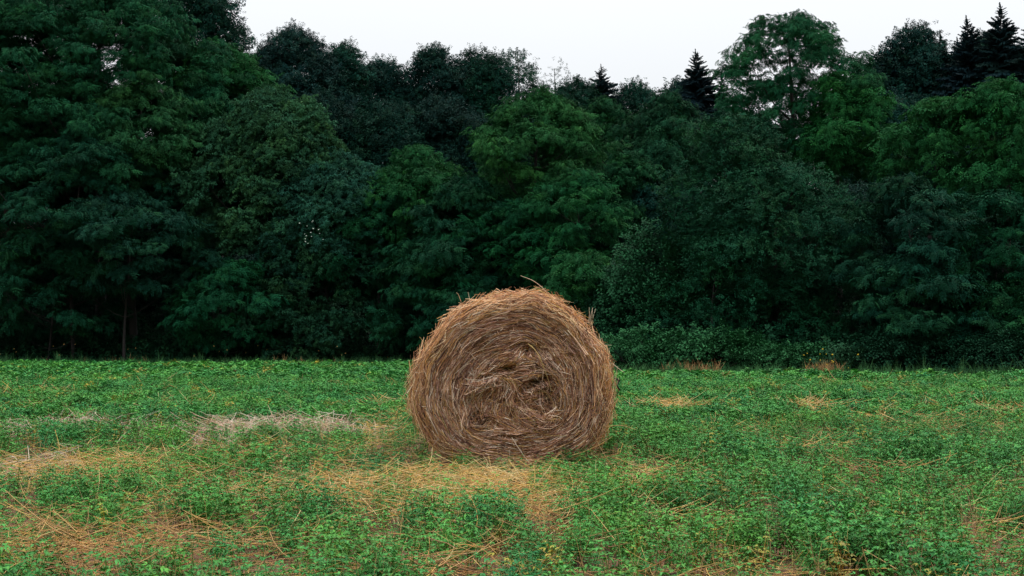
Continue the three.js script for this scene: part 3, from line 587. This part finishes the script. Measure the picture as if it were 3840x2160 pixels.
{
  const bands = [
    // near limit, far limit, plants per square metre, geometries, scale
    [3.6, 8, 205, [1, 2, 3, 4].map((k) => alfalfa(200 + k, 4, .019, 8, .17)), 1],
    [8, 14, 125, [1, 2, 3, 4].map((k) => alfalfa(210 + k, 5, .021, 7, .165)), 1],
    [14, 26, 85, [1, 2, 3].map((k) => alfalfa(220 + k, 8, .027, 6, .14)), 1.15],
    [26, 45, 42, [1, 2, 3].map((k) => alfalfa(230 + k, 12, .036, 6, .11)), 1.5],
  ];
  let total = 0;
  bands.forEach(([d0, d1, dens, geos, sc], bi) => {
    reseed(600 + bi); const sets = geos.map(() => []);
    const half = (d) => d * 0.41 + 0.8, N = Math.round((half(d1) + half(d0)) * (d1 - d0) * dens);
    for (let k = 0; k < N; k++) {
      const z = -rr(d0, d1), x = rr(-1, 1) * half(d1); if (Math.abs(x) > half(-z)) continue;
      if (z < edgeZ(x) + 1 + rr(0, .5) + 1.1 * (noise(x * .8, 3) - .45) || nearBale(x, z)) continue;
      const [bare, sort] = cover(x, z); if (rnd() < bare * (sort === 1 ? .55 : .88) || rnd() < .95 * sstep(.46, .74, fbm(x * 5 + 7, z * 4, 2)) * (z > -14)) continue;
      const vig = 0.6 + 0.85 * fbm(x * 1.4 + 11, z * 1.4, 3), s = sc * vig * rr(.8, 1.22) * (1 - .35 * bare) * (Math.abs(x) < .75 && z > -9.8 && z < -8.5 ? .85 : 1);
      const a = rnd() * 6.28, hue = fbm(x * 2.2, z * 2.2 + 50, 2) + gauss() * .3, v = rr(.6, 1.3), yel = rnd() < .03;
      const c = yel ? [.3 * v, .27 * v, .05] : [mix(.024, .1, hue) * v, mix(.195, .3, hue) * v, mix(.058, .042, hue) * v];
      sets[k % geos.length].push({ m: frame(V(x, clod(x, z) - .01, z), V(Math.cos(a), gauss() * .08, Math.sin(a)), V(gauss() * .12, 1, gauss() * .12), s), c });
    }
    sets.forEach((rows, k) => { crop.add(copies('alfalfa_plants', geos[k], cropMat, rows)); total += rows.length; });
  });
  console.log('alfalfa', total);
}
// straw: bent thin stalks
function strawPiece(s, len, bend, r) {
  reseed(s); const b = new MB(), pts = []; const k1 = gauss() * bend, k2 = gauss() * bend, br = rnd() < .35 ? gauss() * .8 : 0;
  for (let j = 0; j <= 4; j++) { const t = j / 4; pts.push(V(len * t, len * (k1 * t * t + br * Math.max(0, t - .5)), len * k2 * t * t)); }
  b.tube(pts, pts.map((_, j) => r * (1 - .35 * j / 4)), 4, null, true);
  return b.geo();
}
const litterStraw = new THREE.Group(); litterStraw.name = 'loose_straw'; tag(litterStraw, 'golden and brown loose straw lying among the alfalfa', 'straw', null, 'stuff'); scene.add(litterStraw);
const stubble = new THREE.Group(); stubble.name = 'pale_stubble'; tag(stubble, 'pale cut stubble standing in thin strips of the field', 'stubble', null, 'stuff'); scene.add(stubble);
const looseMat = new THREE.MeshPhysicalMaterial({ name: 'loose_straw', color: 0xffffff, roughness: 0.65, specularIntensity: 0.5, side: THREE.DoubleSide });
{
  const pieces = [1, 2, 3, 4, 5, 6].map((k) => strawPiece(300 + k, 1, .5, .0075)), sets = pieces.map(() => []), stand = pieces.map(() => []);
  reseed(777);
  const pal = { 0: [[.7, .52, .4], [.6, .38, .26], [.78, .66, .54]], 1: [[.68, .43, .11], [.66, .42, .17], [.7, .54, .26], [.56, .32, .09]], 2: [[.48, .24, .07], [.52, .3, .12], [.36, .19, .09], [.6, .37, .13]] };
  const add = (x, z, k, amount) => {
    if (Math.abs(x) < 1 && z < -8.8 && z > -9.9 && rnd() < .72) return;      // crop has grown through here
    const d = -z, up = k === 0 ? rnd() < .75 : rnd() < .07, c0 = pal[k][Math.floor(rnd() * pal[k].length)], v = rr(.75, 1.15), c = c0.map((q) => q * v);
    const a = rnd() * 6.28, L = up ? rr(.06, .16) : rr(.1, .34), th = Math.max(1, d / 9) * rr(.6, 1.3) * .2 / L;     // keeps the stalk about 2-3 mm thick
    const el = up ? rr(.9, 2.5) : Math.abs(gauss()) * .3 + .03, y = clod(x, z) + (up ? 0 : rr(.0, .07 + amount * .08));
    const m = frame(V(x, y, z), V(Math.cos(a), el, Math.sin(a)), V(gauss(), 1, gauss()), L);
    const e = m.elements; for (let q = 4; q < 12; q++) e[q] *= th;
    (up ? stand : sets)[Math.floor(rnd() * pieces.length)].push({ m, c });
  };
  for (const p of PATCH) {                          // in the patches
    const n = Math.min(3400, Math.round(p[2] * p[3] * 12.5 * p[4] * (p[1] > -12 ? (p[5] === 1 ? 300 : 210) : p[5] === 0 ? 330 : 170)));
    for (let k = 0; k < n; k++) { const x = p[0] + gauss() * p[2] * 1.9, z = p[1] + gauss() * p[3] * 1.8; if (z > -3.5 || nearBale(x, z, .02)) continue; const [s] = cover(x, z); if (rnd() < s + .3) add(x, z, p[5], p[4]); }
  }
  for (let k = 0; k < 13000; k++) {                 // thin scatter everywhere
    const d = 4 + 24 * rnd() ** 1.3, x = rr(-1, 1) * (d * .41 + .6), z = -d; if (nearBale(x, z, .02)) continue;
    const [s, kk] = cover(x, z); if (rnd() < .25 + s) add(x, z, rnd() < .45 ? 1 : s > .2 ? kk : 2, .3);
  }
  for (let k = 0; k < 350; k++) {                  // fallen from the bale, round its foot
    const a = rr(-.3, 3.44), x = Math.cos(a) * rr(.45, .95), z = -9.75 + Math.sin(a) * rr(-.05, .4); if (nearBale(x, z, .01)) continue; add(x, z, rnd() < .7 ? 2 : 1, .2);
  }
  for (let k = 0; k < 6000; k++) {                  // thin dry stems standing through the crop
    const d = 4 + 22 * rnd() ** 1.2, x = rr(-1, 1) * (d * .41 + .6), z = -d; if (nearBale(x, z, .05)) continue;
    const L = rr(.1, .24), a = rnd() * 6.28, v = rr(.7, 1.15), m = frame(V(x, clod(x, z), z), V(Math.cos(a), rr(1, 3.5), Math.sin(a)), V(gauss(), .3, gauss()), L), e = m.elements, th = .15 / L * Math.max(1, d / 10);
    for (let q = 4; q < 12; q++) e[q] *= th;
    sets[k % 6].push({ m, c: (rnd() < .5 ? [.5, .36, .12] : [.4, .25, .12]).map((q) => q * v) });
  }
  // long bent stems that catch the eye
  for (let k = 0; k < 42; k++) {
    const gold = PATCH.filter((q) => q[5] === 1 && q[1] > -10), p = gold[Math.floor(rnd() * gold.length)], x = p[0] + gauss() * p[2] * 1.7, z = p[1] + gauss() * p[3] * 1.5; if (nearBale(x, z, .05)) continue;
    const a = rnd() * 6.28, L = rr(.16, .36), m = frame(V(x, clod(x, z) + .02, z), V(Math.cos(a), rr(.15, 1.6), Math.sin(a)), V(gauss(), 1, gauss()), L), th = .19 / L * rr(.8, 1.2), e = m.elements, v = rr(.9, 1.15);
    for (let q = 4; q < 12; q++) e[q] *= th;
    sets[k % 6].push({ m, c: [.66 * v, .52 * v, .24 * v] });
  }
  sets.forEach((rows, k) => litterStraw.add(copies('straw_stalks', pieces[k], looseMat, rows)));
  stand.forEach((rows, k) => stubble.add(copies('stubble_stalks', pieces[k], looseMat, rows)));
  console.log('straw', sets.reduce((s, r) => s + r.length, 0), stand.reduce((s, r) => s + r.length, 0));
}

// ---------------------------------------------------------------- woodland edge: shrubs, brambles, rough grass
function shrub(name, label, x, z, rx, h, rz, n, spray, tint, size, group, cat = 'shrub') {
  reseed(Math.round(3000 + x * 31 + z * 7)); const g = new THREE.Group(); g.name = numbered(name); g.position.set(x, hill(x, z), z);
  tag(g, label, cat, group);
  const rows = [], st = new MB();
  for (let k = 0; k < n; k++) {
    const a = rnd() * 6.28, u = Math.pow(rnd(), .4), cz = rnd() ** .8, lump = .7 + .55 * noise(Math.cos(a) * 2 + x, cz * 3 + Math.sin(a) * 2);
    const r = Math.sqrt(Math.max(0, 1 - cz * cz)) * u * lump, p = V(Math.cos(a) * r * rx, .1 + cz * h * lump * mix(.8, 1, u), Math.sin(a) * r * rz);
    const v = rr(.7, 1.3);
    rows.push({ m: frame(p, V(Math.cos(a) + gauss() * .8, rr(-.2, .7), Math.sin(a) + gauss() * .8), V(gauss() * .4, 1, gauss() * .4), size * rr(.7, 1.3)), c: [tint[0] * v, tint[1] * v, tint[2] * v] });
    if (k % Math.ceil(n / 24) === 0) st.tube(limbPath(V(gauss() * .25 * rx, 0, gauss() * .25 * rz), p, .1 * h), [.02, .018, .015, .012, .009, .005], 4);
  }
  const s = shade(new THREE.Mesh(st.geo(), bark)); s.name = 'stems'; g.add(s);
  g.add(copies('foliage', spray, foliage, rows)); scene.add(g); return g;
}
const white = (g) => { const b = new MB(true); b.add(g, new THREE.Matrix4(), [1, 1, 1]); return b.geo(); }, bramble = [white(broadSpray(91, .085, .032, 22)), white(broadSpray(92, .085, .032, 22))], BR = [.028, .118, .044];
const BG = 'bramble bushes along the edge of the crop';
shrub('bramble_bush', 'green bramble mound just right of the bale', 3.3, -34.2, 1.5, .9, .9, 850, bramble[0], BR, .62, BG);
shrub('bramble_bush', 'tallest bramble mound, in the middle of the bramble bank', 5.0, -33.9, 1.5, .95, .9, 850, bramble[1], BR, .62, BG);
shrub('bramble_bush', 'low bramble mound with yellow flowers at its foot', 6.6, -33.2, 1.4, .6, .8, 650, bramble[0], BR, .6, BG);
shrub('bramble_bush', 'small bramble mound at the right end of the bramble bank', 7.9, -32.6, 1.0, .55, .7, 420, bramble[1], [.022, .075, .036], .55, BG);
shrub('bramble_bush', 'tall tangled thicket of grey-green leaves above the bramble bank', 3.9, -37, 1.35, 3.3, 1.1, 2600, bramble[1], [.018, .085, .036], .62, BG, 'thicket');
shrub('bramble_bush', 'leafy thicket beside the right edge of the bale', 2.9, -37.6, 1.2, 2.4, 1.0, 1300, bramble[0], [.016, .065, .034], .62, BG, 'thicket');
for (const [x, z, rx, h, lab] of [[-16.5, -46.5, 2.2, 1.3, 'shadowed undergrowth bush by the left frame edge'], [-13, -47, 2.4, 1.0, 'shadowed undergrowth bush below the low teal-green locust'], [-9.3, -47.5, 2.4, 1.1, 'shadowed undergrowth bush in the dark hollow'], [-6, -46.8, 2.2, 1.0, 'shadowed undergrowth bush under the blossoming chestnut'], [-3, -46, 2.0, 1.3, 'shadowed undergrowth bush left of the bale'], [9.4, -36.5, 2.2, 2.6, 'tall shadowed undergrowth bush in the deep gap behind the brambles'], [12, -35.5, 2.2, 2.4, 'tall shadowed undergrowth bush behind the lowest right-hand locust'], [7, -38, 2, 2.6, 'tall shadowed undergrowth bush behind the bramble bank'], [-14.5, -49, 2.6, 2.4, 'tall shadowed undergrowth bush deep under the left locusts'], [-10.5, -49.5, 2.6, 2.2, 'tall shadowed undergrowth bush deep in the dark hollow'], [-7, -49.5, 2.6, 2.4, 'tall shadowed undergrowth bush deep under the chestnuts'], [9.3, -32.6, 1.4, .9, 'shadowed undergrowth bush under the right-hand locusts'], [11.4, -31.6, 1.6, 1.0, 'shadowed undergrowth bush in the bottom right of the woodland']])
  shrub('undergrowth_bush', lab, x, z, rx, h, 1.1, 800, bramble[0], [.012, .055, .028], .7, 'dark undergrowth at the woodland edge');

{
  // ferns, seedlings and low growth over the woodland floor
  reseed(5150); const rows = [[], [], [], []];
  for (let k = 0; k < 7000; k++) { const x = rr(-24, 20), z = edgeZ(x) - 2.6 - 44 * rnd() ** 1.3, a = rnd() * 6.28, v = rr(.7, 1.3); rows[k % 4].push({ m: frame(V(x, hill(x, z) + .15, z), V(Math.cos(a), 0, Math.sin(a)), V(gauss() * .2, 1, gauss() * .2), rr(.7, 1.5)), c: [.012 * v, .058 * v, .028 * v] }); }
  const g = new THREE.Group(); g.name = 'woodland_undergrowth'; tag(g, 'low leafy growth covering the woodland floor', 'undergrowth', null, 'stuff'); rows.forEach((r, k) => g.add(copies('leaf_clumps', CLUMP.broad[k], foliage, r))); scene.add(g);
}
function grassTuft(s, n, h, w) { reseed(s); const b = new MB(); for (let k = 0; k < n; k++) { const a = rnd() * 6.28, H = h * rr(.5, 1.1), l = rr(.1, .6) * H, ox = gauss() * .05, oz = gauss() * .05, px = -Math.sin(a) * w, pz = Math.cos(a) * w; const i0 = b.v(ox - px, 0, oz - pz), i1 = b.v(ox + px, 0, oz + pz), i2 = b.v(ox + Math.cos(a) * l * .35 - px * .7, H * .6, oz + Math.sin(a) * l * .35 - pz * .7), i3 = b.v(ox + Math.cos(a) * l * .35 + px * .7, H * .6, oz + Math.sin(a) * l * .35 + pz * .7), i4 = b.v(ox + Math.cos(a) * l, H, oz + Math.sin(a) * l); b.i.push(i0, i1, i2, i1, i3, i2, i2, i3, i4); } return b.geo(); }
{
  const tufts = [1, 2].map((k) => white(grassTuft(400 + k, 16, .42, .007))), verge = [[], []], dry = [[], []]; reseed(909);
  for (let k = 0; k < 2600; k++) { const x = rr(-20, 14), z = edgeZ(x) + .8 - rr(-.25, 1.8); const a = rnd() * 6.28, v = rr(.7, 1.25); verge[k % 2].push({ m: frame(V(x, 0, z), V(Math.cos(a), 0, Math.sin(a)), V(gauss() * .2, 1, gauss() * .2), rr(.35, .8) * (rnd() < .1 ? 1.5 : 1)), c: [.045 * v, .13 * v, .045 * v] }); }
  for (const [cx, n, rx] of [[4.1, 40, .8], [6.95, 55, .5], [-6, 8, 2], [-12, 10, 3]]) for (let k = 0; k < n; k++) { const x = cx + gauss() * rx, z = edgeZ(x) + rr(-.5, .15), a = rnd() * 6.28, v = rr(.7, 1.2); dry[k % 2].push({ m: frame(V(x, 0, z), V(Math.cos(a), 0, Math.sin(a)), V(gauss() * .4, 1, gauss() * .4), rr(.5, 1.0)), c: [.38 * v, .22 * v, .1 * v] }); }
  const vg = new THREE.Group(); vg.name = 'verge_grass'; tag(vg, 'rough green grass along the far edge of the crop', 'grass', null, 'stuff'); verge.forEach((r, k) => vg.add(copies('grass_tufts', tufts[k], foliage, r))); scene.add(vg);
  const dg = new THREE.Group(); dg.name = 'dry_grass'; tag(dg, 'dry brown grass at the foot of the bramble bank', 'grass', null, 'stuff'); dry.forEach((r, k) => dg.add(copies('dry_tufts', tufts[k], foliage, r))); scene.add(dg);
  // yellow flowers at the foot of the brambles, and the white blossom on the low chestnut
  const fl = new MB(); for (let k = 0; k < 5; k++) { const a = k / 5 * 6.28; fl.leaf(V(0, 0, 0), V(Math.cos(a), .3, Math.sin(a)), V(-Math.sin(a), 0, Math.cos(a)), V(0, 1, 0), 1, .42, null, .2, 0); }
  const flower = white(fl.geo()), yr = [], wr = []; reseed(321);
  for (let k = 0; k < 18; k++) { const x = 7.0 + gauss() * .85, z = edgeZ(x) + rr(-.7, .1); yr.push({ m: frame(V(x, rr(.2, .65), z), V(1, gauss(), gauss()), V(0, 1, .8), rr(.012, .024)), c: [.5, .33, .03] }); }
  for (let k = 0; k < 24; k++) { const x = rr(-17.5, -3), z = edgeZ(x) - rr(0, .8); yr.push({ m: frame(V(x, rr(.3, .7), z), V(1, gauss(), gauss()), V(0, 1, .8), rr(.012, .022)), c: [.5, .3, .1] }); }
  for (let k = 0; k < 15; k++) { const u = rnd(); wr.push({ m: frame(V(-6.25 + gauss() * .5, 4.15 + gauss() * .55, -43.6 + gauss() * .3), V(1, gauss(), gauss()), V(0, 1, 1), rr(.018, .032)), c: [.36, .42, .35] }); }
  const y = copies('yellow_wildflowers', flower, foliage, yr); tag(y, 'yellow wildflowers scattered at the foot of the brambles', 'flowers', null, 'stuff'); scene.add(y);
  const w = copies('white_blossom', flower, foliage, wr); tag(w, 'spray of white blossom on the dim low chestnut', 'blossom', null, 'stuff'); scene.add(w);
}
// the wood that closes the field behind the camera
{
  reseed(4242); const rows = [];
  for (let k = 0; k < 26; k++) {
    const cx = mix(-46, 46, (k + rnd()) / 26), cz = 17 + 0.006 * cx * cx * -1 + rr(0, 7), H = rr(12, 17), R = rr(2.6, 3.8);
    for (let q = 0; q < 520; q++) { const a = rnd() * 6.28, y = rnd(), r = R * Math.pow(Math.sin(Math.PI * (0.1 + y * .85)), .6) * Math.pow(rnd(), .3), v = rr(.7, 1.3); rows.push({ m: frame(V(cx + Math.cos(a) * r, .3 + y * H, cz + Math.sin(a) * r), V(gauss(), gauss() * .5, gauss()), V(Math.cos(a), 1, Math.sin(a)), rr(2.2, 3.4)), c: [.012 * v, .08 * v, .04 * v] }); }
  }
  const w = copies('opposite_wood', bramble[0], foliage, rows); tag(w, 'wood on the near side of the field, behind the viewer', 'wood', null, 'stuff'); scene.add(w);
}
scene.updateMatrixWorld(true);
renderer.render(scene, camera);
